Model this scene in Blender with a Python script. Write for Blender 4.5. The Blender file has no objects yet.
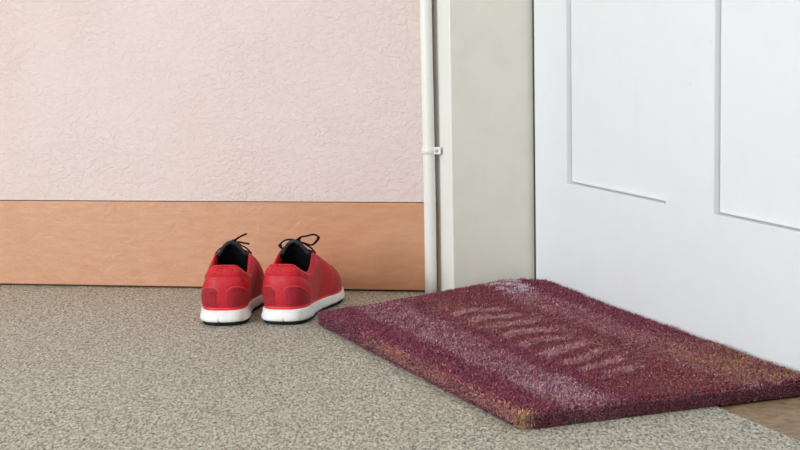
import bpy, bmesh, math, random
from mathutils import Vector, Matrix
import numpy as np
S = bpy.context.scene
C = S.collection
rnd = random.Random(7)
rng = np.random.default_rng(11)
PI = math.pi

# ------------------------------------------------------------------ helpers
def lin(c):
    return tuple(((v/255)/12.92 if v/255 <= .04045 else ((v/255+.055)/1.055)**2.4) for v in c) + (1,)

def mesh_obj(name, verts, faces, mats=None, parent=None, smooth=True, uvs=None, fmat=None):
    me = bpy.data.meshes.new(name)
    me.from_pydata([tuple(v) for v in verts], [], faces)
    me.update()
    if mats is not None:
        for m in (mats if isinstance(mats, (list, tuple)) else [mats]):
            me.materials.append(m)
    if fmat is not None:
        me.polygons.foreach_set('material_index', fmat)
    if smooth:
        me.polygons.foreach_set('use_smooth', [True]*len(me.polygons))
    if uvs is not None:
        ul = me.uv_layers.new(name='UVMap')
        for lp in me.loops:
            ul.data[lp.index].uv = uvs[lp.vertex_index]
    o = bpy.data.objects.new(name, me)
    C.objects.link(o)
    if parent: o.parent = parent
    return o

def struct(o):
    o['kind'] = 'structure'
    return o

def tube_geo(pts, r, n=10, flat=1.0, closed=False, rad=None):
    """tube (or flattened lace) along a list of points"""
    pts = [Vector(p) for p in pts]
    V, F = [], []
    N = len(pts)
    up0 = Vector((0, 0, 1))
    for i, p in enumerate(pts):
        a = pts[(i-1) % N] if (closed or i > 0) else p
        b = pts[(i+1) % N] if (closed or i < N-1) else p
        t = (b-a)
        t = t.normalized() if t.length > 1e-9 else Vector((0, 1, 0))
        u = up0 if abs(t.dot(up0)) < .95 else Vector((0, 1, 0))
        s = t.cross(u).normalized()
        w = s.cross(t).normalized()
        rr = rad[i] if rad else r
        for k in range(n):
            a_ = 2*PI*k/n
            V.append(p + s*(rr*math.cos(a_)) + w*(rr*flat*math.sin(a_)))
    M = N if closed else N-1
    for i in range(M):
        for k in range(n):
            F.append((i*n+k, i*n+(k+1) % n, ((i+1) % N)*n+(k+1) % n, ((i+1) % N)*n+k))
    if not closed:
        F.append(tuple(range(n-1, -1, -1)))
        F.append(tuple(range((N-1)*n, N*n)))
    return V, F

def merge(*gs):
    V, F = [], []
    for v, f in gs:
        o = len(V)
        V += list(v)
        F += [tuple(i+o for i in q) for q in f]
    return V, F

def catmull(P, t, closed=True):
    n = len(P)
    if closed:
        t = t % n
        i = int(math.floor(t)); f = t-i
        g = lambda k: Vector(P[k % n])
    else:
        t = max(0, min(n-1-1e-6, t))
        i = int(math.floor(t)); f = t-i
        g = lambda k: Vector(P[max(0, min(n-1, k))])
    a, b, c, d = g(i-1), g(i), g(i+1), g(i+2)
    return .5*((2*b)+(c-a)*f+(2*a-5*b+4*c-d)*f*f+(3*b-a-3*c+d)*f**3)

def smooth_path(P, n, closed=False):
    m = len(P) if closed else len(P)-1
    return [catmull(P, m*i/(n if closed else n-1), closed) for i in range(n)]

def sstep(a, b, x):
    t = max(0, min(1, (x-a)/(b-a)))
    return t*t*(3-2*t)

# ------------------------------------------------------------------ materials
class Mat:
    def __init__(s, name):
        s.m = bpy.data.materials.new(name); s.m.use_nodes = True
        s.n = s.m.node_tree.nodes; s.l = s.m.node_tree.links
        s.b = s.n['Principled BSDF']
        s.tc = s.n.new('ShaderNodeTexCoord')
    def node(s, t, **kw):
        x = s.n.new(t)
        for k, v in kw.items():
            if k.startswith('i_'):
                x.inputs[k[2:].replace('_', ' ')].default_value = v
            else: setattr(x, k, v)
        return x
    def mapping(s, scale=(1, 1, 1), rot=(0, 0, 0), src='Object'):
        x = s.n.new('ShaderNodeMapping')
        x.inputs['Scale'].default_value = scale
        x.inputs['Rotation'].default_value = rot
        s.l.new(s.tc.outputs[src], x.inputs['Vector'])
        return x.outputs[0]
    def noise(s, vec, scale, detail=3, rough=.5, dist=0):
        x = s.node('ShaderNodeTexNoise', i_Scale=scale, i_Detail=detail, i_Roughness=rough, i_Distortion=dist)
        s.l.new(vec, x.inputs['Vector'])
        return x.outputs['Fac']
    def ramp(s, fac, stops, interp='LINEAR'):
        x = s.n.new('ShaderNodeValToRGB'); cr = x.color_ramp; cr.interpolation = interp
        while len(cr.elements) < len(stops): cr.elements.new(.5)
        for e, (p, c) in zip(cr.elements, stops):
            e.position = p; e.color = c if len(c) == 4 else tuple(c)+(1,)
        s.l.new(fac, x.inputs[0])
        return x.outputs[0]
    def mix(s, fac, a, b, blend='MIX'):
        x = s.n.new('ShaderNodeMix'); x.data_type = 'RGBA'; x.blend_type = blend
        for sock, v in ((x.inputs[0], fac), (x.inputs[6], a), (x.inputs[7], b)):
            if hasattr(v, 'is_output'): s.l.new(v, sock)
            else: sock.default_value = v
        return x.outputs[2]
    def math(s, op, a, b=0.0):
        x = s.n.new('ShaderNodeMath'); x.operation = op
        for sock, v in ((x.inputs[0], a), (x.inputs[1], b)):
            if hasattr(v, 'is_output'): s.l.new(v, sock)
            else: sock.default_value = v
        return x.outputs[0]
    def bump(s, h, dist, strength=1.0, prev=None):
        x = s.node('ShaderNodeBump', i_Distance=dist, i_Strength=strength)
        s.l.new(h, x.inputs['Height'])
        if prev: s.l.new(prev, x.inputs['Normal'])
        s.l.new(x.outputs[0], s.b.inputs['Normal'])
        return x.outputs[0]
    def col(s, c):
        if hasattr(c, 'is_output'): s.l.new(c, s.b.inputs['Base Color'])
        else: s.b.inputs['Base Color'].default_value = c
    def rough(s, r): s.b.inputs['Roughness'].default_value = r
    def spec(s, r): s.b.inputs['Specular IOR Level'].default_value = r

def simple(name, rgb, rough=.6, spec=.4, bscale=None, bdist=.0003, var=.06):
    m = Mat(name)
    v = m.mapping()
    n = m.noise(v, 90 if bscale is None else bscale*.3, 2)
    c = lin(rgb)
    d = tuple(x*(1-2.2*var) for x in c[:3])+(1,)
    u = tuple(min(1, x*(1+2.2*var)) for x in c[:3])+(1,)
    m.col(m.ramp(n, [(.3, d), (.7, u)]))
    m.rough(rough); m.spec(spec)
    if bscale: m.bump(m.noise(v, bscale, 3), bdist)
    return m.m

# pink trowelled plaster
m = Mat('pink_plaster')
v = m.mapping()
v2 = m.mapping(scale=(.75, 1.0, 1.0), rot=(0, .7, 0))
n1 = m.noise(v2, 120, 4, .62, .3)
ridge = m.ramp(n1, [(.46, (0, 0, 0)), (.58, (.8,)*3), (.70, (1, 1, 1))])
n2 = m.noise(v, 260, 2, .5, .2)
area = m.ramp(m.noise(v, 9, 2, .5), [(.3, (.55,)*3), (.65, (1, 1, 1))])
h = m.math('ADD', m.math('MULTIPLY', ridge, area), m.math('MULTIPLY', n2, .7))
m.bump(h, .0020, .55)
m.col(m.mix(m.ramp(m.noise(v, 3, 2), [(.35, (0,)*3), (.7, (1,)*3)]), lin((228, 207, 200)), lin((232, 213, 208))))
m.rough(.62); m.spec(.3)
PLASTER = m.m

# glossy orange skirting paint
m = Mat('orange_gloss_paint')
v = m.mapping()
vb = m.mapping(scale=(1, 1, 5))
brush = m.noise(vb, 22, 3, .6, .3)
c = m.mix(m.ramp(brush, [(.35, (0,)*3), (.65, (1,)*3)]), lin((203, 146, 110)), lin((210, 155, 121)))
blot = m.ramp(m.noise(v, 14, 3, .6, .6), [(.56, (0,)*3), (.75, (.35,)*3)])
c = m.mix(blot, c, lin((200, 134, 98)))
m.col(c)
b1 = m.bump(m.noise(v, 55, 3, .55, .9), .0012, .55)
m.bump(m.noise(v, 240, 2), .0003, .6, b1)
m.rough(.30); m.spec(.5)
ORANGE = m.m

# speckled stone floor
m = Mat('speckled_floor')
v = m.mapping()
v = m.mapping(scale=(1, .36, 1))
vo = m.node('ShaderNodeTexVoronoi', i_Scale=470.0, i_Randomness=1.0)
m.l.new(v, vo.inputs['Vector'])
sx = m.node('ShaderNodeSeparateColor'); m.l.new(vo.outputs['Color'], sx.inputs[0])
grain = m.ramp(sx.outputs[0], [(.0, lin((52, 47, 40))), (.20, lin((98, 92, 80))), (.38, lin((172, 167, 149))), (.7, lin((196, 193, 180))), (.97, lin((236, 232, 216)))])
ns = m.ramp(m.noise(v, 280, 3, .65), [(.39, lin((78, 73, 63))), (.50, lin((180, 177, 164))), (.70, lin((222, 220, 207)))])
c = m.mix(.5, grain, ns)
sp = m.ramp(m.noise(v, 260, 2, .5, .3), [(.60, (0,)*3), (.66, (1,)*3)])
c = m.mix(m.math('MULTIPLY', sp, .7), c, lin((92, 84, 72)))
big = m.noise(m.mapping(), 2.4, 2, .5)
c = m.mix(m.ramp(big, [(.40, (0,)*3), (.7, (.14,)*3)]), c, lin((176, 160, 140)))
m.col(c)
m.bump(m.noise(v, 260, 2), .0005, .5)
m.rough(.48); m.spec(.35)
FLOOR = m.m

m = Mat('brown_sill_stone')
v = m.mapping(scale=(1, 1, 1), rot=(0, 0, 0))
c = m.ramp(m.noise(v, 60, 4, .65, .5), [(.3, lin((116, 94, 68))), (.5, lin((148, 124, 93))), (.72, lin((172, 149, 116)))])
m.col(c); m.rough(.55); m.bump(m.noise(v, 200, 3), .0006, .5)
SILL = m.m

def white_paint(name, rgb, dirt):
    m = Mat(name)
    v = m.mapping()
    c0 = lin(rgb)
    c = m.mix(m.ramp(m.noise(v, 16, 4, .6, .3), [(.45, (0,)*3), (.8, (dirt,)*3)]), c0, lin((206, 203, 190)))
    spk = m.ramp(m.noise(v, 120, 2, .5), [(.73, (0,)*3), (.80, (1,)*3)])
    c = m.mix(m.math('MULTIPLY', spk, .25), c, lin((178, 172, 158)))
    m.col(c)
    b = m.bump(m.noise(m.mapping(scale=(1, 1, .35)), 40, 3, .5, .4), .0006, .5)
    m.bump(m.noise(v, 210, 2), .00025, .5, b)
    m.rough(.36); m.spec(.45)
    return m.m
DOORW = white_paint('white_door_paint', (234, 236, 238), .10)
FRAMEW = white_paint('aged_white_frame_paint', (234, 230, 217), .30)
PIPEW = white_paint('white_pipe_paint', (240, 239, 232), .15)
JOINT_SHADE = simple('dark_joint_shade', (70, 62, 52), .9)  # dark joint colour, also stands in for the shade inside gaps
STEEL = simple('painted_screw', (190, 184, 170), .4)
WALLW = simple('plain_wall', (222, 210, 200), .8)

# ------------------------------------------------------------------ layout (metres)
ang = math.radians(-69.7)
D = Vector((math.cos(ang), math.sin(ang), 0))          # along the door, towards the viewer
Nn = Vector((-D.y, D.x, 0))                            # into the door (away from hallway)
W = Vector((math.cos(math.radians(-11.8)), math.sin(math.radians(-11.8)), 0))
Wn = Vector((W.y, -W.x, 0))                            # out of the pink wall to the viewer
if Wn.y > 0: Wn = -Wn
WP = Vector((.0425, 2.8345, 0))                        # point on wall line
DP = Vector((.2350, 2.8460, 0))                        # corner of door and frame
CASE = Vector((.0900, 2.7850, 0))
HT = 2.35

def prism(name, plan, z0, z1, mat, parent=None, bevel=0, seg=2):
    bm = bmesh.new()
    lo = [bm.verts.new((p[0], p[1], z0)) for p in plan]
    hi = [bm.verts.new((p[0], p[1], z1)) for p in plan]
    n = len(plan)
    bm.faces.new(lo[::-1]); bm.faces.new(hi)
    for i in range(n):
        bm.faces.new((lo[i], lo[(i+1) % n], hi[(i+1) % n], hi[i]))
    bmesh.ops.recalc_face_normals(bm, faces=bm.faces)
    if bevel:
        bmesh.ops.bevel(bm, geom=list(bm.edges), offset=bevel, segments=seg, affect='EDGES', profile=.5)
    me = bpy.data.meshes.new(name); bm.to_mesh(me); bm.free()
    me.materials.append(mat)
    o = bpy.data.objects.new(name, me); C.objects.link(o)
    if parent: o.parent = parent
    return o

def wp(s, d):   # s along wall from WP, d out of the wall
    p = WP + W*s + Wn*d
    return (p.x, p.y)

WR = .0185       # the wall plaster ends behind the pipe
LEFT = -3.6
prism('wall_back', [wp(LEFT, 0), wp(WR, 0), wp(WR, -.012), wp(LEFT, -.012)], .1590, HT, PLASTER)
prism('baseboard_back', [wp(LEFT, .0015), wp(WR, .0015), wp(WR, -.1), wp(LEFT, -.1)], .0032, .1576, ORANGE, bevel=.0012)
prism('trim_1', [wp(LEFT, -.0045), wp(WR-.002, -.004), wp(WR-.002, -.014), wp(.05, -.014), wp(.05, -.1), wp(LEFT, -.1)], -.001, HT-.001, JOINT_SHADE)  # dark backing, paints the shadow in the gap between pipe and frame
for n in ('wall_back', 'baseboard_back', 'trim_1'): struct(bpy.data.objects[n])

# floor of the hallway, ends at the sill line of the doorway
sill_a = CASE - D*.5
sill_b = CASE + D*2.6
def ext(p): return (p.x, p.y)
fl = prism('floor', [ext(sill_a), (-3.8, 3.9), (-3.8, -3.2), (sill_b.x, -3.2), ext(sill_b)][::-1], -.05, 0, FLOOR)
struct(fl)
s1 = sill_a + Nn*.0022; s2 = sill_b + Nn*.0022
th = prism('floor_sill', [ext(s1), ext(s1+Nn*.35), ext(s2+Nn*.35), ext(s2)], -.05, -.0022, SILL, bevel=.001)
struct(th)

# door frame: front edge facing the hallway, reveal running back to the door
A0 = CASE
A1 = DP + Nn*.03 - D*.0035
A2 = A1 - D*.10
A3 = CASE + Vector((-.0268, .0572, 0))*1.5
g = CASE + Nn*.011
frame = prism('door_frame', [ext(A0), ext(A1), ext(A2+Nn*.02), ext(A3)], -.002, HT, FRAMEW, bevel=.0022, seg=3)
frame.name = 'trim_2'; struct(frame)
frame.data.materials.append(PIPEW)      # the narrow front edge is coloured whiter than the reveal
fd = (A3-A0).normalized(); fnn = Vector((fd.y, -fd.x, 0))
for pl in frame.data.polygons:
    if abs(pl.normal.dot(fnn)) > .93: pl.material_index = 1

# ------------------------------------------------------------------ door
def dpt(s, d, z):   # s along door from the corner, d into the door, z up
    p = DP + D*s + Nn*d
    return Vector((p.x, p.y, z))
def panel_leaf():
    V, F = [], []
    sx = [.0064, .1275, .4600, .5935, .9260, 1.0535]
    zx = [.006, .1990, .90, 1.02, 1.88, 2.0]
    holes = {(1, 1), (3, 1), (1, 3), (3, 3)}
    def q(*p):
        o = len(V); V.extend(p); F.append(tuple(range(o, o+len(p))))
    for i in range(5):
        for j in range(5):
            a, b, c, d_ = sx[i], sx[i+1], zx[j], zx[j+1]
            if (i, j) in holes:
                # two-step recess
                prof = [(0, 0), (.0006, .0008), (.0006, .0170), (.0030, .0170), (.0030, .0100), (.0036, .0092)]
                for k in range(len(prof)-1):
                    (e0, h0), (e1, h1) = prof[k], prof[k+1]
                    R0 = [dpt(a+e0, h0, c+e0), dpt(b-e0, h0, c+e0), dpt(b-e0, h0, d_-e0), dpt(a+e0, h0, d_-e0)]
                    R1 = [dpt(a+e1, h1, c+e1), dpt(b-e1, h1, c+e1), dpt(b-e1, h1, d_-e1), dpt(a+e1, h1, d_-e1)]
                    for m_ in range(4):
                        q(R0[m_], R0[(m_+1) % 4], R1[(m_+1) % 4], R1[m_])
                q(*R1)
            else:
                q(dpt(a, 0, c), dpt(b, 0, c), dpt(b, 0, d_), dpt(a, 0, d_))
    # edges and back
    x0, x1, z0, z1, t = sx[0], sx[-1], zx[0], zx[-1], .04
    q(dpt(x0, t, z0), dpt(x0, 0, z0), dpt(x0, 0, z1), dpt(x0, t, z1))
    q(dpt(x1, 0, z0), dpt(x1, t, z0), dpt(x1, t, z1), dpt(x1, 0, z1))
    q(dpt(x0, t, z0), dpt(x1, t, z0), dpt(x1, 0, z0), dpt(x0, 0, z0))
    q(dpt(x0, 0, z1), dpt(x1, 0, z1), dpt(x1, t, z1), dpt(x0, t, z1))
    q(dpt(x1, t, z0), dpt(x0, t, z0), dpt(x0, t, z1), dpt(x1, t, z1))
    return V, F
V, F = panel_leaf()
door = mesh_obj('door_1', V, F, DOORW, smooth=False)
bm = bmesh.new(); bm.from_mesh(door.data); bmesh.ops.remove_doubles(bm, verts=bm.verts, dist=1e-5)
bmesh.ops.recalc_face_normals(bm, faces=bm.faces); bm.to_mesh(door.data); bm.free()
struct(door)
# dark strip filling the narrow gap, painting in its shade, and the far jamb plus head outside the frame
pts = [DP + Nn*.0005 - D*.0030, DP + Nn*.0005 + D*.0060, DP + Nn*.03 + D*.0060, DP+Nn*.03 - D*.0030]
gap_strip = prism('trim_3', [ext(p) for p in pts], 0.0, 2.0, JOINT_SHADE); struct(gap_strip)
j0 = DP + D*1.057
jm = prism('trim_4', [ext(j0), ext(j0+Nn*.04), ext(j0+Nn*.04+D*.12), ext(j0-Nn*.15+D*.12), ext(j0-Nn*.15)], -.002, HT, FRAMEW, bevel=.002); struct(jm)
hd = prism('trim_5', [ext(DP-D*.1-Nn*.15), ext(j0-Nn*.15+D*.12), ext(j0+Nn*.04+D*.12), ext(DP-D*.1+Nn*.04)], 2.003, HT-.002, FRAMEW); struct(hd)

# ------------------------------------------------------------------ pipe with clamps
PR = .0103
pc = WP + W*.0118 + Wn*(PR+.0012)
def empty(name, loc, rz=0):
    o = bpy.data.objects.new(name, None); C.objects.link(o)
    o.location = loc; o.rotation_euler = (0, 0, rz); o.empty_display_size = .05
    return o
pipe = empty('wall_pipe', (pc.x, pc.y, 0))
pipe['label'] = 'thin white painted pipe running up the wall beside the door frame'
pipe['category'] = 'pipe'
zs_ = [0 + HT*i/60 for i in range(61)]
V, F = tube_geo([(.0007*math.sin(z*9), .0004*math.sin(z*7+1), z) for z in zs_], PR, 28)
mesh_obj('tube', V, F, PIPEW, pipe)
def clamp(z):
    n = 28; V, F = [], []
    hw = .0062
    prof = [(PR+.0001, -hw), (PR+.0016, -hw+.0006), (PR+.0018, 0), (PR+.0016, hw-.0006), (PR+.0001, hw)]
    for r_, dz in prof:
        for k in range(n):
            a = 2*PI*k/n; V.append((r_*math.cos(a), r_*math.sin(a), z+dz))
    for i in range(len(prof)-1):
        for k in range(n):
            F.append((i*n+k, i*n+(k+1) % n, (i+1)*n+(k+1) % n, (i+1)*n+k))
    o = mesh_obj('clamp', V, F, PIPEW, pipe)
    # flat ear to the right carrying the screw
    a = W*.008 + Wn*.0065; b = W*.0225 + Wn*.0065; t = -Wn*.002
    ear = prism('clamp_ear', [(a.x, a.y), (b.x, b.y), ((b+t).x, (b+t).y), ((a+t).x, (a+t).y)], z-.0062, z+.0062, PIPEW, o, bevel=.0005)
    c0 = W*.0150 + Wn*.0065
    V, F = [], []
    for r_, h_ in ((.0032, 0), (.0028, .0012), (.001, .0017)):
        for k in range(14):
            aa = 2*PI*k/14
            p = c0 + Wn*h_ + W*(r_*math.cos(aa)); V.append((p.x, p.y, z+r_*math.sin(aa)))
    for i in range(2):
        for k in range(14):
            F.append((i*14+k, i*14+(k+1) % 14, (i+1)*14+(k+1) % 14, (i+1)*14+k))
    F.append(tuple(range(28, 42)))
    mesh_obj('screw', V, F, STEEL, o)
clamp(.2505)
clamp(1.15)

# ------------------------------------------------------------------ doormat
cL = Vector((-.139, 2.569)); cF = Vector((.138, 1.880)); cR = Vector((.527, 2.036)); cB = Vector((.2330, 2.845))
MT = .0150
def mat_pt(s, t):   # s back->front, t left->door
    return (1-s)*(1-t)*cL + s*(1-t)*cF + s*t*cR + (1-s)*t*cB
def rounded_quad(inset, rc, n=8, ragged=0):
    cs = [cL, cF, cR, cB]
    out = []
    cen = sum((c for c in cs), Vector((0, 0)))/4
    q = []
    for i in range(4):
        p = cs[i]; a = (cs[i-1]-p).normalized(); b = (cs[(i+1) % 4]-p).normalized()
        sn = abs(a.x*b.y-a.y*b.x)
        q.append((p+(a+b)*(inset/sn), a, b))
    for p, a, b in q:
        for k in range(n+1):
            f = k/n
            p0 = p+a*rc; p1 = p+b*rc
            out.append((1-f)**2*p0+2*f*(1-f)*p+f*f*p1)
    # resample edges
    res = []
    for i in range(len(out)):
        a, b = out[i], out[(i+1) % len(out)]
        L = (b-a).length; m_ = max(1, int(L/.012))
        for k in range(m_):
            res.append(a+(b-a)*(k/m_))
    return res
mat = empty('doormat', (0, 0, 0))
mat.location = ((cL+cF+cR+cB)/4).to_3d()
mo = mat.location
mat['label'] = 'worn purple striped doormat with frayed tan corners lying before the white door'
mat['category'] = 'doormat'
BASE = simple('doormat_backing', (84, 36, 54), .95, .1, 300, .001)
prof = [(.010, .0004), (.006, .003), (.0045, .009), (.006, .0145), (.012, .0175)]
V, F = [], []
for ins, z in prof:
    rq = rounded_quad(ins, .018)
    if not V: nn = len(rq)
    # same sample count per ring
    per = [rq[int(i*len(rq)/nn)] for i in range(nn)]
    V += [(p.x-mo.x, p.y-mo.y, z) for p in per]
for i in range(len(prof)-1):
    for k in range(nn):
        F.append((i*nn+k, i*nn+(k+1) % nn, (i+1)*nn+(k+1) % nn, (i+1)*nn+k))
F.append(tuple(range((len(prof)-1)*nn, len(prof)*nn))); F.append(tuple(range(nn-1, -1, -1)))
mesh_obj('backing', V, F, BASE, mat, smooth=False)

# value noise used to colour the fibres
def vnoise(x, y, sc, seed):
    g = np.random.default_rng(seed).random((128, 128))
    X = x*sc+37.3; Y = y*sc+11.7
    xi = np.floor(X).astype(int); yi = np.floor(Y).astype(int)
    fx = X-xi; fy = Y-yi; fx = fx*fx*(3-2*fx); fy = fy*fy*(3-2*fy)
    a = g[xi % 128, yi % 128]; b = g[(xi+1) % 128, yi % 128]; c = g[xi % 128, (yi+1) % 128]; d = g[(xi+1) % 128, (yi+1) % 128]
    return (a*(1-fx)+b*fx)*(1-fy)+(c*(1-fx)+d*fx)*fy
def sst(a, b, x):
    t = np.clip((x-a)/(b-a), 0, 1); return t*t*(3-2*t)
NF = 200000
s = rng.random(NF); t = rng.random(NF)
# extra fibres on the rim
ne = 56000
edge = rng.integers(0, 4, ne); al = rng.random(ne)
side = rng.random(ne)
se = np.where(edge == 0, al, np.where(edge == 1, 1.0, np.where(edge == 2, al, 0.0)))
te = np.where(edge == 0, 0.0, np.where(edge == 1, al, np.where(edge == 2, 1.0, al)))
s = np.concatenate([s, se]); t = np.concatenate([t, te])
isr = np.concatenate([np.zeros(NF, bool), np.ones(ne, bool)])
sidz = np.concatenate([np.zeros(NF), side])
cs = [np.array(c) for c in (cL, cF, cR, cB)]
P = ((1-s)*(1-t))[:, None]*cs[0]+(s*(1-t))[:, None]*cs[1]+(s*t)[:, None]*cs[2]+((1-s)*t)[:, None]*cs[3]
cen = sum(cs)/4
# outward dir for rim fibres
def perp(a, b):
    d = (b-a)/np.linalg.norm(b-a); n_ = np.array([d[1], -d[0]])
    return n_ if np.dot(n_, (a+b)/2-cen) > 0 else -n_
eo = np.array([perp(cs[0], cs[1]), perp(cs[1], cs[2]), perp(cs[2], cs[3]), perp(cs[3], cs[0])])
out = np.zeros((NF+ne, 2)); out[NF:] = eo[edge]
M = NF+ne
# pull the rim to follow rounded corners: measure distances to the edges
dl = np.stack([np.abs((P-cs[0])@eo[0]), np.abs((P-cs[1])@eo[1]), np.abs((P-cs[2])@eo[2]), np.abs((P-cs[3])@eo[3])], 1)
rc = .016
for i, j, rc in ((0, 1, .014), (1, 2, .012), (2, 3, .002), (3, 0, .014)):
    a_, b_ = dl[:, i], dl[:, j]
    inc = (a_ < rc) & (b_ < rc)
    da, db = rc-a_, rc-b_
    rr = np.sqrt(da**2+db**2)
    over = inc & (rr > rc-.002)
    k = np.where(over, (rr-(rc-.002)), 0)
    rr = np.maximum(rr, 1e-6)
    P = P - (eo[i][None]*(da/rr*k)[:, None] + eo[j][None]*(db/rr*k)[:, None])
dmin = dl.min(1)
P = P - out*.0035
edge_in = (~isr) & (dmin < .0055)
topz = .0170 - .0030*(1-sst(.004, .018, dmin))*(1-sst(.8, .9, t)) + .0022*(vnoise(P[:, 0], P[:, 1], 14, 77)-.5)
lift = .0070*sst(.25, .95, t)*(1-sst(.0, .38, s))
z = np.where(isr, .0015+sidz*(.0145+lift), topz+lift)
hgt = rng.uniform(.0035, .0068, M)
lean = rng.normal(0, .55, (M, 2))
# clumping of the pile
cl = np.stack([vnoise(P[:, 0], P[:, 1], 160, 3)-.5, vnoise(P[:, 0], P[:, 1], 160, 4)-.5], 1)
lean += cl*1.5
dirv = np.zeros((M, 3)); dirv[:, :2] = lean; dirv[:, 2] = 1.0
rimdir = np.zeros((M, 3)); rimdir[:, :2] = out*1.3+rng.normal(0, .55, (M, 2)); rimdir[:, 2] = (sidz-.35)*1.3+rng.normal(0, .4, M)
dirv = np.where(isr[:, None], rimdir, dirv)
dirv /= np.linalg.norm(dirv, axis=1)[:, None]
hgt = np.where(isr, hgt*.62, hgt)
hgt *= .75+.5*vnoise(P[:, 0], P[:, 1], 90, 5)
wid = rng.uniform(.0005, .0010, M)
base = np.column_stack([P, z])
rv = rng.normal(0, 1, (M, 3)); wv = np.cross(dirv, rv); wv /= np.linalg.norm(wv, axis=1)[:, None]; wv *= wid[:, None]
bend = rng.normal(0, .0011, (M, 3))
mid = base+dirv*(hgt*.55)[:, None]+bend
tip = base+dirv*hgt[:, None]-bend*.4
vv = np.empty((M, 5, 3))
vv[:, 0] = base-wv; vv[:, 1] = base+wv; vv[:, 2] = mid+wv*.9; vv[:, 3] = mid-wv*.9; vv[:, 4] = tip
vv[..., 2] = np.maximum(vv[..., 2], .0006)
# keep the fibres out of the door
dn = (vv[..., 0]-DP.x)*Nn.x+(vv[..., 1]-DP.y)*Nn.y
ov = np.maximum(dn+.0008, 0)
vv[..., 0] -= ov*Nn.x; vv[..., 1] -= ov*Nn.y
# keep the fibres clear of the front edge of the frame
# colours (the dye of every fibre)
x, y = P[:, 0], P[:, 1]
wob = (vnoise(s*1.0, t*1.0, 9, 21)-.5)*.05
tt = t+wob
u = rng.random(M)
deep = np.array([110, 42, 66]); mid_ = np.array([152, 80, 100]); brown = np.array([126, 60, 66]); pale = np.array([180, 142, 148]); lil = np.array([178, 154, 172]); tan = np.array([166, 124, 94]); salmon = np.array([196, 136, 122])
col = deep[None]*(1-u[:, None])+mid_[None]*u[:, None]
cb = sst(.34, .46, tt)*(1-sst(.80, .9, tt))*(1-isr)
col = col*(1-cb[:, None]*.6)+(brown[None]*(1-.5*u[:, None])+np.array([150, 84, 84])*.5*u[:, None])*(cb*.6)[:, None]
def paint(wt, c, jitter=True):
    global col
    wt = wt*np.where(isr & (t > .02), .35, 1)
    k = np.clip(wt, 0, 1)
    if jitter: k = (rng.random(M) < k).astype(float)*.85
    col = col*(1-k[:, None])+np.asarray(c)[None]*k[:, None]
fray = vnoise(x, y, 60, 31)
fr2 = vnoise(x, y, 22, 32)
# stripes running from the back to the front
st1 = sst(.12, .17, tt)*(1-sst(.29, .36, tt))
paint(st1*(.22+.55*fray)*(.75+.5*fr2)*(1-.25*sst(.5, .9, s)), pale)
paint(st1*sst(.62, .85, s)*fr2*.6, lil)
st3 = sst(.70, .76, tt)*(1-sst(.84, .90, tt))
paint(st3*(.25+.5*fray)*(1-.3*sst(.4, .8, s)), (182, 134, 146))
paint(st3*(1-sst(.08, .20, s))*(np.abs(vnoise(x, y, 85, 41)-.5) < .13)*1.1, (226, 208, 224))
# middle row of short slanted bars
bars = (np.sin((s*13.5+(tt-.5)*2.2+.8*(vnoise(s, t, 7, 63)-.5))*2*PI) > .0)
st2 = sst(.39, .43, tt)*(1-sst(.58, .66, tt))*sst(.16, .20, s)*(1-sst(.82, .90, s))
gap = (vnoise(s*1.0, t*0+.3, 9, 61) > .30)
paint(st2*bars*(.5+.5*fray)*(.45+.55*gap), (186, 142, 148))
st2b = sst(.60, .64, tt)*(1-sst(.66, .70, tt))*sst(.3, .35, s)*(1-sst(.7, .75, s))
paint(st2b*fray*.35, (170, 128, 124))
# worn salmon outer edge on the left, tan at corners
le = (1-sst(.010, .045, t))*sst(.22, .38, s)*(1-isr*sst(.55, .85, 1-sidz)*.9)
paint(le*(.35+.75*fr2), salmon)
paint((1-sst(.02, .06, t))*(1-sst(.965, .975, s)*0)*sst(.965, .985, s), (196, 150, 112))
d3 = np.hypot(x-cF[0], y-cF[1]); paint((1-sst(.016, .030, d3))*1.1, (190, 146, 104))
wr = sst(.55, .9, s)*sst(.72, .82, tt)*(1-sst(.975, .995, s)*.9)*(1-isr)
paint(wr*(.35+.6*fr2), tan)
paint((1-isr)*sst(.02, .2, s)*(1-sst(.35, .5, s))*sst(.35, .4, t)*(1-sst(.5, .55, t))*.28*fr2, (176, 132, 104))
paint(np.full(M, .05), (190, 140, 120))
paint(sst(.62, .95, s)*sst(.4, .5, tt)*(1-sst(.72, .78, tt))*.25*fray, (160, 104, 92))
col *= rng.uniform(.80, 1.30, (M, 1))*np.where(isr, .92, 1.04)[:, None]
col = np.clip(col, 0, 255)/255
clin = np.where(col <= .04045, col/12.92, ((col+.055)/1.055)**2.4)
me = bpy.data.meshes.new('pile')
vv[..., 0] -= mo.x; vv[..., 1] -= mo.y
# drop fibres whose root lies in the frame post
fp = P - np.array([CASE.x, CASE.y]); a_n = fp@np.array([D.x, D.y]); a_t = fp@np.array([Nn.x, Nn.y])
keep = ~((a_n < .004) & (a_t > -.004)) & ~edge_in
keep &= ((P-np.array([WP.x, WP.y]))@np.array([Wn.x, Wn.y])) > .006
vv = vv[keep]; clin = clin[keep]; M = len(vv)
me.vertices.add(M*5); me.vertices.foreach_set('co', vv.reshape(-1))
me.loops.add(M*7); me.polygons.add(M*2)
b5 = (np.arange(M)*5)[:, None]
li = (b5+np.array([[0, 1, 2, 3, 3, 2, 4]])).reshape(-1)
me.loops.foreach_set('vertex_index', li.astype(np.int32))
ls = np.column_stack([np.arange(M)*7, np.arange(M)*7+4]).reshape(-1)
me.polygons.foreach_set('loop_start', ls.astype(np.int32))
me.update(calc_edges=True); me.validate()
at = me.attributes.new('dye', 'FLOAT_COLOR', 'POINT')
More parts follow.
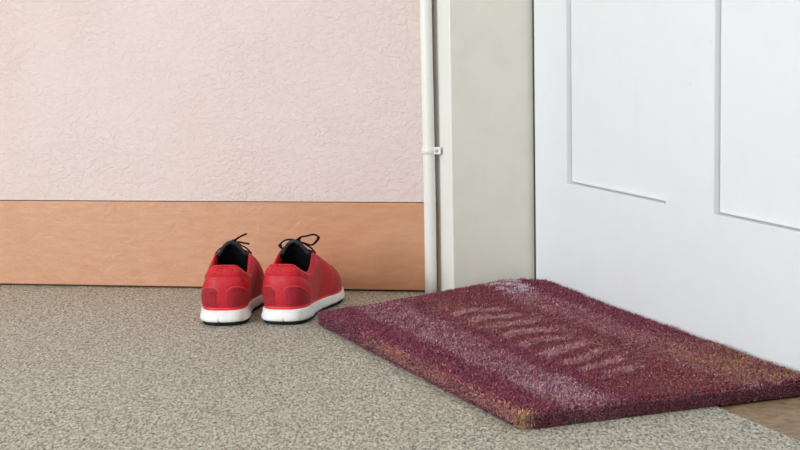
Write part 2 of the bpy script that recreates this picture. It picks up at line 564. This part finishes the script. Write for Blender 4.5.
cc = np.ones((M, 5, 4)); cc[..., :3] = clin[:, None, :]
at.data.foreach_set('color', cc.reshape(-1))
m = Mat('mat_fibres')
an = m.node('ShaderNodeAttribute', attribute_name='dye')
m.col(an.outputs['Color']); m.rough(.85); m.spec(.15)
m.b.inputs['Sheen Weight'].default_value = .25; m.b.inputs['Sheen Roughness'].default_value = .5
me.materials.append(m.m)
pile = bpy.data.objects.new('pile', me); C.objects.link(pile); pile.parent = mat
pile['kind'] = 'stuff'
# a few hundred long loose pale fibres
V, F = [], []
for i in range(300):
    if i < 150: s_, t_ = rnd.uniform(.55, 1), rnd.uniform(.6, .97)
    elif i < 230: s_, t_ = rnd.uniform(.02, .4), rnd.uniform(.3, .8)
    elif i < 290: s_, t_ = rnd.uniform(.2, .98), rnd.uniform(.0, .02)
    else: s_, t_ = rnd.uniform(.02, .98), rnd.uniform(.02, .97)
    p = mat_pt(s_, t_)
    if (p-CASE.to_2d()).dot(D.to_2d()) < .02 and (p-CASE.to_2d()).dot(Nn.to_2d()) > -.03: continue
    if (p-DP.to_2d()).dot(Nn.to_2d()) > -.03: continue
    a = rnd.uniform(0, 2*PI); L = rnd.uniform(.010, .028); k = rnd.uniform(-80, 80)
    pts = []; q = Vector((p.x-mo.x, p.y-mo.y, .0215 if t_ > .02 else .010))
    for j in range(7):
        pts.append(q.copy()); q += Vector((math.cos(a), math.sin(a), rnd.uniform(-.25, .28)))*L/6; a += k*L/6
        q.z = max(q.z, .0210) if t_ > .02 else max(q.z, .001)
    g_ = tube_geo(pts, .00028, 4)
    V, F = merge((V, F), g_)
lf = mesh_obj('loose_fibres', V, F, simple('pale_fibre', (182, 138, 118), .8, .2), mat)
lf['kind'] = 'stuff'; lf['label'] = 'pale loose coir hairs'

# ------------------------------------------------------------------ running shoes
def red_mesh(name, a, b, sc, bd, rough=.6, fade=0):
    m = Mat(name); v = m.mapping()
    vo = m.node('ShaderNodeTexVoronoi', i_Scale=sc, i_Randomness=.8); m.l.new(v, vo.inputs['Vector'])
    holes = m.ramp(vo.outputs['Distance'], [(.18, (0,)*3), (.5, (1,)*3)])
    c = m.mix(holes, lin(a), lin(b))
    c = m.mix(m.ramp(m.noise(v, 26, 3, .6), [(.42, (0,)*3), (.75, (.35+fade,)*3)]), c, lin((205, 66, 74)))
    m.col(c); m.bump(holes, bd, .8); m.rough(rough); m.spec(.3)
    m.b.inputs['Sheen Weight'].default_value = .1
    return m.m
R_MESH = red_mesh('red_knit_mesh', (158, 12, 28), (188, 24, 40), 520, .0005)
R_COLLAR = red_mesh('red_collar_mesh', (170, 12, 28), (206, 24, 40), 300, .0008)
R_LOBE = red_mesh('dark_red_heel_mesh', (122, 8, 24), (162, 16, 34), 420, .0006)
R_SMOOTH = simple('red_smooth_overlay', (196, 32, 46), .5, .35, 400, .0002, .05)
R_STRIPE = simple('coral_red_stripe', (226, 48, 58), .5, .35)
R_LINE = simple('light_red_stitching', (222, 88, 92), .6)
R_LINING = simple('bright_red_lining', (214, 20, 30), .75, .2, 600, .0003)
BLK = simple('black_lining', (20, 20, 22), .9, .15, 500, .0006, .2)
BLK2 = simple('black_tongue_edge', (52, 52, 57), .75, .25, 700, .0004, .2)
LACE = simple('black_lace', (26, 26, 29), .8, .2, 900, .0003, .2)
m = Mat('scuffed_white_foam'); v = m.mapping()
c = m.mix(m.ramp(m.noise(v, 60, 4, .65, .4), [(.5, (0,)*3), (.8, (.7,)*3)]), lin((240, 240, 238)), lin((190, 184, 174)))
m.col(c); m.rough(.55); m.bump(m.noise(v, 300, 2), .0003, .5)
FOAM = m.m
RUB = simple('black_rubber', (16, 17, 16), .7, .3, 300, .0004, .2)

OUT = [(0, 0), (.020, .003), (.033, .017), (.0385, .043), (.037, .075), (.037, .105), (.042, .14), (.049, .175), (.051, .205), (.046, .237), (.029, .262),
       (-.002, .273), (-.026, .264), (-.041, .243), (-.0455, .215), (-.0445, .18), (-.039, .145), (-.034, .11), (-.0345, .075), (-.037, .043), (-.033, .017), (-.020, .003)]
RIM = [(0, .011, .0915), (.011, .011, .0915), (.0190, .0140, .0900), (.0265, .030, .0800), (.0305, .050, .0735), (.0310, .070, .0790), (.0295, .088, .0900), (.0270, .104, .0965), (.0215, .128, .0900), (.0170, .155, .0785), (.0100, .176, .0690),
       (0, .181, .0670), (-.0100, .176, .0690), (-.0170, .155, .0785), (-.0215, .128, .0900), (-.0270, .104, .0965), (-.0295, .088, .0900), (-.0310, .070, .0790), (-.0305, .050, .0735), (-.0265, .030, .0800), (-.0190, .0140, .0900), (-.011, .011, .0915)]
NT = len(OUT)
def ztop(y):     # height of the midsole's upper edge
    return .0235 - .0035*sstep(.04, .12, y) - .0020*sstep(.12, .19, y) + .005*sstep(.22, .273, y)
def outl(t, off=0.0):
    p = catmull([(a, b, 0) for a, b in OUT], t)
    q = catmull([(a, b, 0) for a, b in OUT], t+.02) - catmull([(a, b, 0) for a, b in OUT], t-.02)
    n = Vector((q.y, -q.x, 0)).normalized()
    if n.dot(p-Vector((0, .13, 0))) < 0 and abs(p.y-.13) > .1: n = -n
    return p+n*off, n
def surf(t, v, off=0.0):
    B, n = outl(t, -.0035)
    B.z = ztop(B.y)-.002
    R = catmull(RIM, t)
    h = R.z-B.z
    toe = sstep(.10, .19, R.y)
    C1 = B + n*(.0035) + Vector((0, 0, h*(.38*(1-toe)+.62*toe)))
    d = B-R; d.z = 0
    C2 = R + d*(.42*(1-toe)+.5*toe) + n*.011*(1-toe) - Vector((0, 0, h*(.24*(1-toe)+.10*toe)))
    w = 1-v
    p = B*w**3+C1*3*w*w*v+C2*3*w*v*v+R*v**3
    if off:
        e = .01
        a = surf(t+e, v)-surf(t-e, v)
        vb, va = min(1, v+e), max(0, v-e)
        b = surf(t, vb)-surf(t, va)
        nn_ = a.cross(b)
        if nn_.length > 1e-12:
            nn_.normalize(); p = p+nn_*off
    return p
def grid(fn, nu, nv, wrap):
    V, F = [], []
    for j in range(nv+1):
        for i in range(nu if wrap else nu+1):
            V.append(fn(i/nu, j/nv))
    W_ = nu if wrap else nu+1
    for j in range(nv):
        for i in range(nu):
            F.append((j*W_+i, j*W_+(i+1) % W_, (j+1)*W_+(i+1) % W_, (j+1)*W_+i))
    return V, F
def lining_pt(t, v):
    R = catmull(RIM, t); c = Vector((0, R.y*.80+.02, R.z))
    B, n = outl(t, -.010); B.z = .030
    inn = -n
    p0 = R; p1 = R+inn*.0045+Vector((0, 0, .0025)); p2 = R+inn*.0065-Vector((0, 0, .018)); p3 = B
    w = 1-v
    return p0*w**3+p1*3*w*w*v+p2*3*w*v*v+p3*v**3

def build_shoe(loc, rz, mirror, label, bow, lean):
    root = empty('running_shoe', loc, rz)
    root['label'] = label; root['category'] = 'shoe'
    sg = -1 if mirror else 1
    def fix(V, F):
        V = [Vector((p[0]*sg+lean*sstep(.025, .09, p[2]), p[1], p[2])) for p in V]
        if mirror: F = [tuple(reversed(f)) for f in F]
        return V, F
    def add(name, g, mats, smooth=True, **k):
        V, F = fix(*g); return mesh_obj(name, V, F, mats, root, smooth, **k)
    NU = 176
    up = add('upper', grid(lambda a, b: surf(a*NT, b), NU, 26, True), R_MESH)
    # heel counter band, collar and side overlays lie on the upper
    def patch(name, t0, t1, vf0, vf1, off, mat_, nu=40, nv=8):
        def fn(a, b):
            t = t0+(t1-t0)*a
            lo, hi = vf0(a), vf1(a)
            vv_ = lo+(hi-lo)*b
            ed = min(1, 6*b, 6*(1-b), 10*a, 10*(1-a))
            return surf(t, vv_, off*ed)
        return add(name, grid(fn, nu, nv, False), mat_)
    patch('heel_band', -3.6, 3.6, lambda a: .07, lambda a: .74-.10*abs(2*a-1)**2, .0012, R_SMOOTH, 72, 14)
    def lobe_top(a): return .10+.40*math.sin(PI*min(1, .22+.78*a))**.75 if a < 1 else .10
    lb = []
    for sd in (1, -1):
        def fn(a, b, sd=sd):
            t = sd*(.42+2.55*a)
            hi = .11+.37*(max(0, 1-((a-.22)/.78)**2)**.5 if a > .22 else 1-.25*((.22-a)/.22)**2)
            return surf(t, .10+(hi-.10)*b, .0013+.0008*min(1, 5*b, 5*(1-b), 6*a, 6*(1-a)))
        g = grid(fn, 30, 10, False)
        if sd < 0: g = (g[0], [tuple(reversed(f)) for f in g[1]])
        o = add('heel_panel', g, R_LOBE)
        pts = []
        for k in range(36):
            a = k/35
            t = sd*(.30+2.75*a)
            hi = .12+.39*(max(0, 1-((a-.22)/.78)**2)**.5 if a > .22 else 1-.22*((.22-a)/.22)**2)
            pts.append(surf(t, hi, .0018))
        V, F = fix(*tube_geo(pts, .00055, 6)); mesh_obj('piping', V, F, R_LINE, o)
    # padded collar around the ankle opening
    def collar(a, b):
        t = -6.6+13.2*a
        e = min(1, 5*b)*min(1, 12*a, 12*(1-a))
        return surf(t, .74+.26*b-.0*a + (.06*abs(2*a-1)**2)*(1-b), .0026*math.sin(PI*min(1, b*1.05))*min(1, 12*a, 12*(1-a))+.0004)
    add('collar', grid(collar, 96, 10, False), R_COLLAR)
    rim = [catmull(RIM, k*NT/120)+Vector((0, 0, 0)) for k in range(120)]
    add('collar_edge', tube_geo(rim, .0020, 8, closed=True), R_COLLAR)
    # coral stripe at the bottom
    def stripe(a, b):
        return surf(a*NT, -.02+.11*b*(1-.35*sstep(.08, .2, surf(a*NT, .0).y)), .0014*min(1, 4*b+.5, 4*(1-b)))
    add('foxing_stripe', grid(stripe, NU, 5, True), R_STRIPE)
    # side overlay (smooth film running from eyelets to the sole) and toe cap
    for sd in (1, -1):
        def eye(a, b, sd=sd):
            t = sd*(6.7+4.0*a)
            return surf(t, .80+.19*b, .0012*min(1, 5*b+.3, 5*(1-b)+.3, 10*a, 10*(1-a)))
        g = grid(eye, 30, 5, False)
        if sd < 0: g = (g[0], [tuple(reversed(f)) for f in g[1]])
        add('eyestay', g, R_SMOOTH)
        def strap(a, b, sd=sd):
            t = sd*(5.0+1.6*a+1.6*b)
            return surf(t, .08+.80*b, .0011*min(1, 5*a, 5*(1-a)))
        g = grid(strap, 12, 18, False)
        if sd < 0: g = (g[0], [tuple(reversed(f)) for f in g[1]])
        add('side_overlay', g, R_SMOOTH)
    def cap(a, b):
        t = 8.9+4.2*a
        return surf(t, .05+b*(.42-.12*abs(2*a-1)**2), .0012*min(1, 5*(1-b), 8*a, 8*(1-a)))
    add('toe_cap', grid(cap, 40, 8, False), R_SMOOTH)
    # lining
    g = grid(lambda a, b: lining_pt(a*NT, b), NU, 14, True)
    fm = [0 if (k//NU) < 6 else 1 for k in range(len(g[1]))]
    for k in range(len(g[1])):
        i = k % NU
        if NU*.30 < i < NU*.70: fm[k] = 1
    add('lining', g, [R_LINING, BLK], fmat=fm)
    add('insole', ([(*outl(k*NT/60, -.0095)[0].to_2d(), .031) for k in range(60)], [tuple(range(60))]), BLK, smooth=False)
    # tongue: arched padded sheet
    def tg(a, b, o=0.0):
        yy = .184-.096*b
        hw = .0155+.0095*sstep(0, .6, b)-.0050*sstep(.86, 1, b)**2
        zc = .0665+.0525*(b**.92)
        x_ = (2*a-1)
        dr = .0155*sstep(0, .5, b)*(abs(x_)**2.2)+.003*abs(x_)
        return Vector((hw*x_, yy+.006*x_*x_*b, zc-dr+o-.001))
    V1, F1 = grid(lambda a, b: tg(a, b, .0022), 20, 20, False)
    V2, F2 = grid(lambda a, b: tg(a, b, -.0022), 20, 20, False)
    g = merge((V1, F1), (V2, [tuple(reversed(f)) for f in F2]))
    tongue = add('tongue', g, BLK)
    ed = [tg(0, b/12) for b in range(2, 13)]+[tg(a/16, 1) for a in range(1, 17)]+[tg(1, 1-b/12) for b in range(1, 11)]
    V, F = fix(*tube_geo(ed, .0029, 8)); mesh_obj('tongue_edge', V, F, BLK2, tongue)
    # inner curtain of the tongue down to the vamp (dark inside of the shoe)
    def cur(a, b):
        p = tg(a, .97, -.002); x_ = 2*a-1
        q = Vector((.026*x_, .150, .034))
        return p.lerp(q, b)+Vector((0, .010*math.sin(PI*b), 0))
    add('tongue_lining', grid(cur, 16, 12, False), BLK)
    # crossing laces
    gs = []
    rows = [.172, .156, .140, .124, .108]
    def rimx(y):
        best = min((k*11/220 for k in range(100, 221)), key=lambda q: abs(catmull(RIM, q).y-y))
        return catmull(RIM, best)
    for k in range(5):
        y0 = rows[k]; y1 = rows[min(4, k+1)]
        for sd in (1, -1):
            a = rimx(y0); b = rimx(y1)
            p = Vector((sd*(a.x+.004), a.y, a.z+.0005)); q = Vector((-sd*(b.x+.004), b.y, b.z+.0005))
            if k == 4: q = Vector((0, .113, .1125)); 
            mid = (p+q)/2+Vector((0, 0, .008+sd*.0008 if k < 4 else .004))
            gs.append(tube_geo(smooth_path([p, p.lerp(mid, .5)+Vector((0, 0, .002)), mid, q.lerp(mid, .5)+Vector((0, 0, .002)), q], 14), .0026, 8, .38))
    V, F = merge(*gs); add('lace', (V, F), LACE)
    # knot and bow, given in the frame of this shoe (not mirrored)
    kn = Vector((0, .112, .1145))
    gs = [tube_geo([kn+Vector((-.004, 0, 0)), kn+Vector((0, -.001, .002)), kn+Vector((.004, 0, 0))], .0038, 8, .8, rad=[.0025, .004, .0025])]
    for path in bow:
        gs.append(tube_geo(smooth_path([kn]+[Vector(p) for p in path], 40), .0033, 8, .45))
    V, F = merge(*gs); V = [v_+Vector((lean, 0, 0)) for v_ in V]
    mesh_obj('bow', V, F, LACE, root)
    # midsole with flex notches
    prof = [(-.0040, .0055), (.0006, .0062), (.0022, .0085), (.0016, .0130), (.0006, .0180), (.0004, None), (-.0014, None), (-.006, None)]
    def mid_pt(a, j):
        t = a*NT
        off, z_ = prof[j]
        p0, _ = outl(t, 0)
        zt = ztop(p0.y)
        spring = .007*sstep(.215, .273, p0.y)
        notch = 0
        for tn in (0.25, 2.75, -2.75, 4.2, -4.2, 5.4, -5.4, 6.4, -6.4, 7.3, -7.3, 8.2, -8.2, 9.1, -9.1):
            dt = abs((t-tn+NT/2) % NT-NT/2)
            notch = max(notch, math.exp(-(dt/.075)**2))
        if z_ is None: z = zt+(0, .0006, .0002)[j-5]*1.0 if j > 5 else zt-.0012
        else: z = .0045+(z_-.0045)*(zt-.003)/.0205+spring*(1-j/6)
        dep = notch*.0026*(1 if j == 1 else .55 if j == 2 else 0)
        heel = .0014*(1-sstep(.03, .08, p0.y))*(1 if j in (1, 2, 3) else .4)
        p, n = outl(t, off-dep+heel)
        if notch and j == 0: z += .002*notch
        p.z = z; return p
    V, F = [], []
    NM = 480
    for j in range(len(prof)):
        for i in range(NM): V.append(mid_pt(i/NM, j))
    for j in range(len(prof)-1):
        for i in range(NM): F.append((j*NM+i, j*NM+(i+1) % NM, (j+1)*NM+(i+1) % NM, (j+1)*NM+i))
    F.append(tuple(range(NM-1, -1, -1)))
    add('midsole', (V, F), FOAM)
    # outsole
    V, F = [], []
    NO = 120
    for j, (off, z_) in enumerate([(-.005, .0002), (-.0010, .0008), (.0004, .0058), (-.006, .0066)]):
        for i in range(NO):
            p, n = outl(i/NO*NT, off)
            p.z = z_+.007*sstep(.215, .273, p.y)
            V.append(p)
    for j in range(3):
        for i in range(NO): F.append((j*NO+i, j*NO+(i+1) % NO, (j+1)*NO+(i+1) % NO, (j+1)*NO+i))
    F.append(tuple(range(NO-1, -1, -1))); F.append(tuple(range(3*NO, 4*NO)))
    add('outsole', (V, F), RUB)
    root.scale = (1, 1, 1.035)
    return root
bowL = [[(.006, .106, .120), (.014, .100, .125), (.024, .092, .1300)],
        [(.010, .108, .115), (.019, .107, .1135), (.027, .104, .1125)]]
bowR = [[(.008, .100, .1225), (.021, .096, .1255), (.033, .091, .1285), (.0405, .091, .1245), (.036, .094, .1170), (.026, .099, .1105), (.010, .106, .1130), (.002, .110, .1145)],
        [(-.008, .106, .1180), (-.018, .100, .1175), (-.0255, .098, .1120), (-.0255, .099, .1060), (-.021, .105, .1050), (-.010, .110, .1120), (0, .111, .1145)]]
build_shoe((-.2850, 2.560, 0), math.radians(-2.5), True, 'left of two red running shoes, heel out, with a stiff black lace end sticking up', bowL, .0052)
build_shoe((-.1920, 2.559, 0), math.radians(-11.5), False, 'right of two red running shoes, touching the doormat, with a looped black lace', bowR, .0012)

# ------------------------------------------------------------------ hallway side wall with the window the light comes from
XL = -3.4
def yz_box(name, y0, y1, z0, z1, mat_, x0=XL-.12, x1=XL):
    return struct(prism(name, [(x0, y0), (x1, y0), (x1, y1), (x0, y1)], z0, z1, mat_))
WY0, WY1, WZ0, WZ1 = -1.45, .45, .40, 2.05
V = []
bm = bmesh.new()
for (a, b, c, d_) in ((-3.2, WY0, 0, HT), (WY1, 3.58, 0, HT), (WY0, WY1, 0, WZ0), (WY0, WY1, WZ1, HT)):
    r_ = bmesh.ops.create_cube(bm, size=1)
    for vtx in r_['verts']:
        vtx.co = Vector((XL-.06+vtx.co.x*.12, (a+b)/2+vtx.co.y*(b-a), (c+d_)/2+vtx.co.z*(d_-c)))
me = bpy.data.meshes.new('wall_left'); bm.to_mesh(me); bm.free(); me.materials.append(WALLW)
wl = bpy.data.objects.new('wall_left', me); C.objects.link(wl); struct(wl)
bm = bmesh.new()
for (a, b, c, d_) in ((WY0, WY0+.05, WZ0, WZ1), (WY1-.05, WY1, WZ0, WZ1), (WY0, WY1, WZ0, WZ0+.05), (WY0, WY1, WZ1-.05, WZ1), (-.38, -.32, WZ0, WZ1)):
    r_ = bmesh.ops.create_cube(bm, size=1)
    for vtx in r_['verts']:
        vtx.co = Vector((XL-.05+vtx.co.x*.05, (a+b)/2+vtx.co.y*(b-a), (c+d_)/2+vtx.co.z*(d_-c)))
me = bpy.data.meshes.new('window_1'); bm.to_mesh(me); bm.free(); me.materials.append(FRAMEW)
wo = bpy.data.objects.new('window_1', me); C.objects.link(wo); struct(wo)

struct(prism('ceiling', [(XL-.12, -3.2), (2.2, -3.2), (2.2, 3.9), (XL-.12, 3.9)], HT+.005, HT+.1, WALLW))
# ------------------------------------------------------------------ light
w = bpy.data.worlds.new('World'); S.world = w; w.use_nodes = True
bg = w.node_tree.nodes['Background']
bg.inputs[0].default_value = (1.0, .97, .93, 1); bg.inputs[1].default_value = .92
def area(name, loc, target, sx_, sy_, power, col_):
    L = bpy.data.lights.new(name, 'AREA'); L.shape = 'RECTANGLE'; L.size = sx_; L.size_y = sy_
    L.energy = power; L.color = col_
    o = bpy.data.objects.new(name, L); C.objects.link(o); o.location = loc
    o.rotation_euler = (Vector(target)-Vector(loc)).to_track_quat('-Z', 'Y').to_euler()
    return o
area('window_daylight', (XL+.02, (WY0+WY1)/2, (WZ0+WZ1)/2), (XL+2, (WY0+WY1)/2+1.6, (WZ0+WZ1)/2-.45), 1.6, 1.8, 168, (.80, .915, 1.0))

# ------------------------------------------------------------------ camera
f = 1640.; p = math.atan(220/f); r = math.radians(-1.12)
fw = Vector((0, math.cos(p), -math.sin(p))); rt = Vector((1, 0, 0)); up = rt.cross(fw)
rt2 = rt*math.cos(r)+up*math.sin(r); up2 = -rt*math.sin(r)+up*math.cos(r)
cam = bpy.data.cameras.new('Camera'); co = bpy.data.objects.new('Camera', cam); C.objects.link(co)
M4 = Matrix((rt2, up2, -fw)).transposed().to_4x4(); M4.translation = Vector((0, 0, .5))
co.matrix_world = M4
cam.sensor_width = 36; cam.lens = f/800*36; cam.clip_start = .02
S.camera = co
S.view_settings.view_transform = 'Standard'; S.view_settings.look = 'None'
S.view_settings.exposure = 0; S.view_settings.gamma = 1; S.view_settings.use_curve_mapping = False
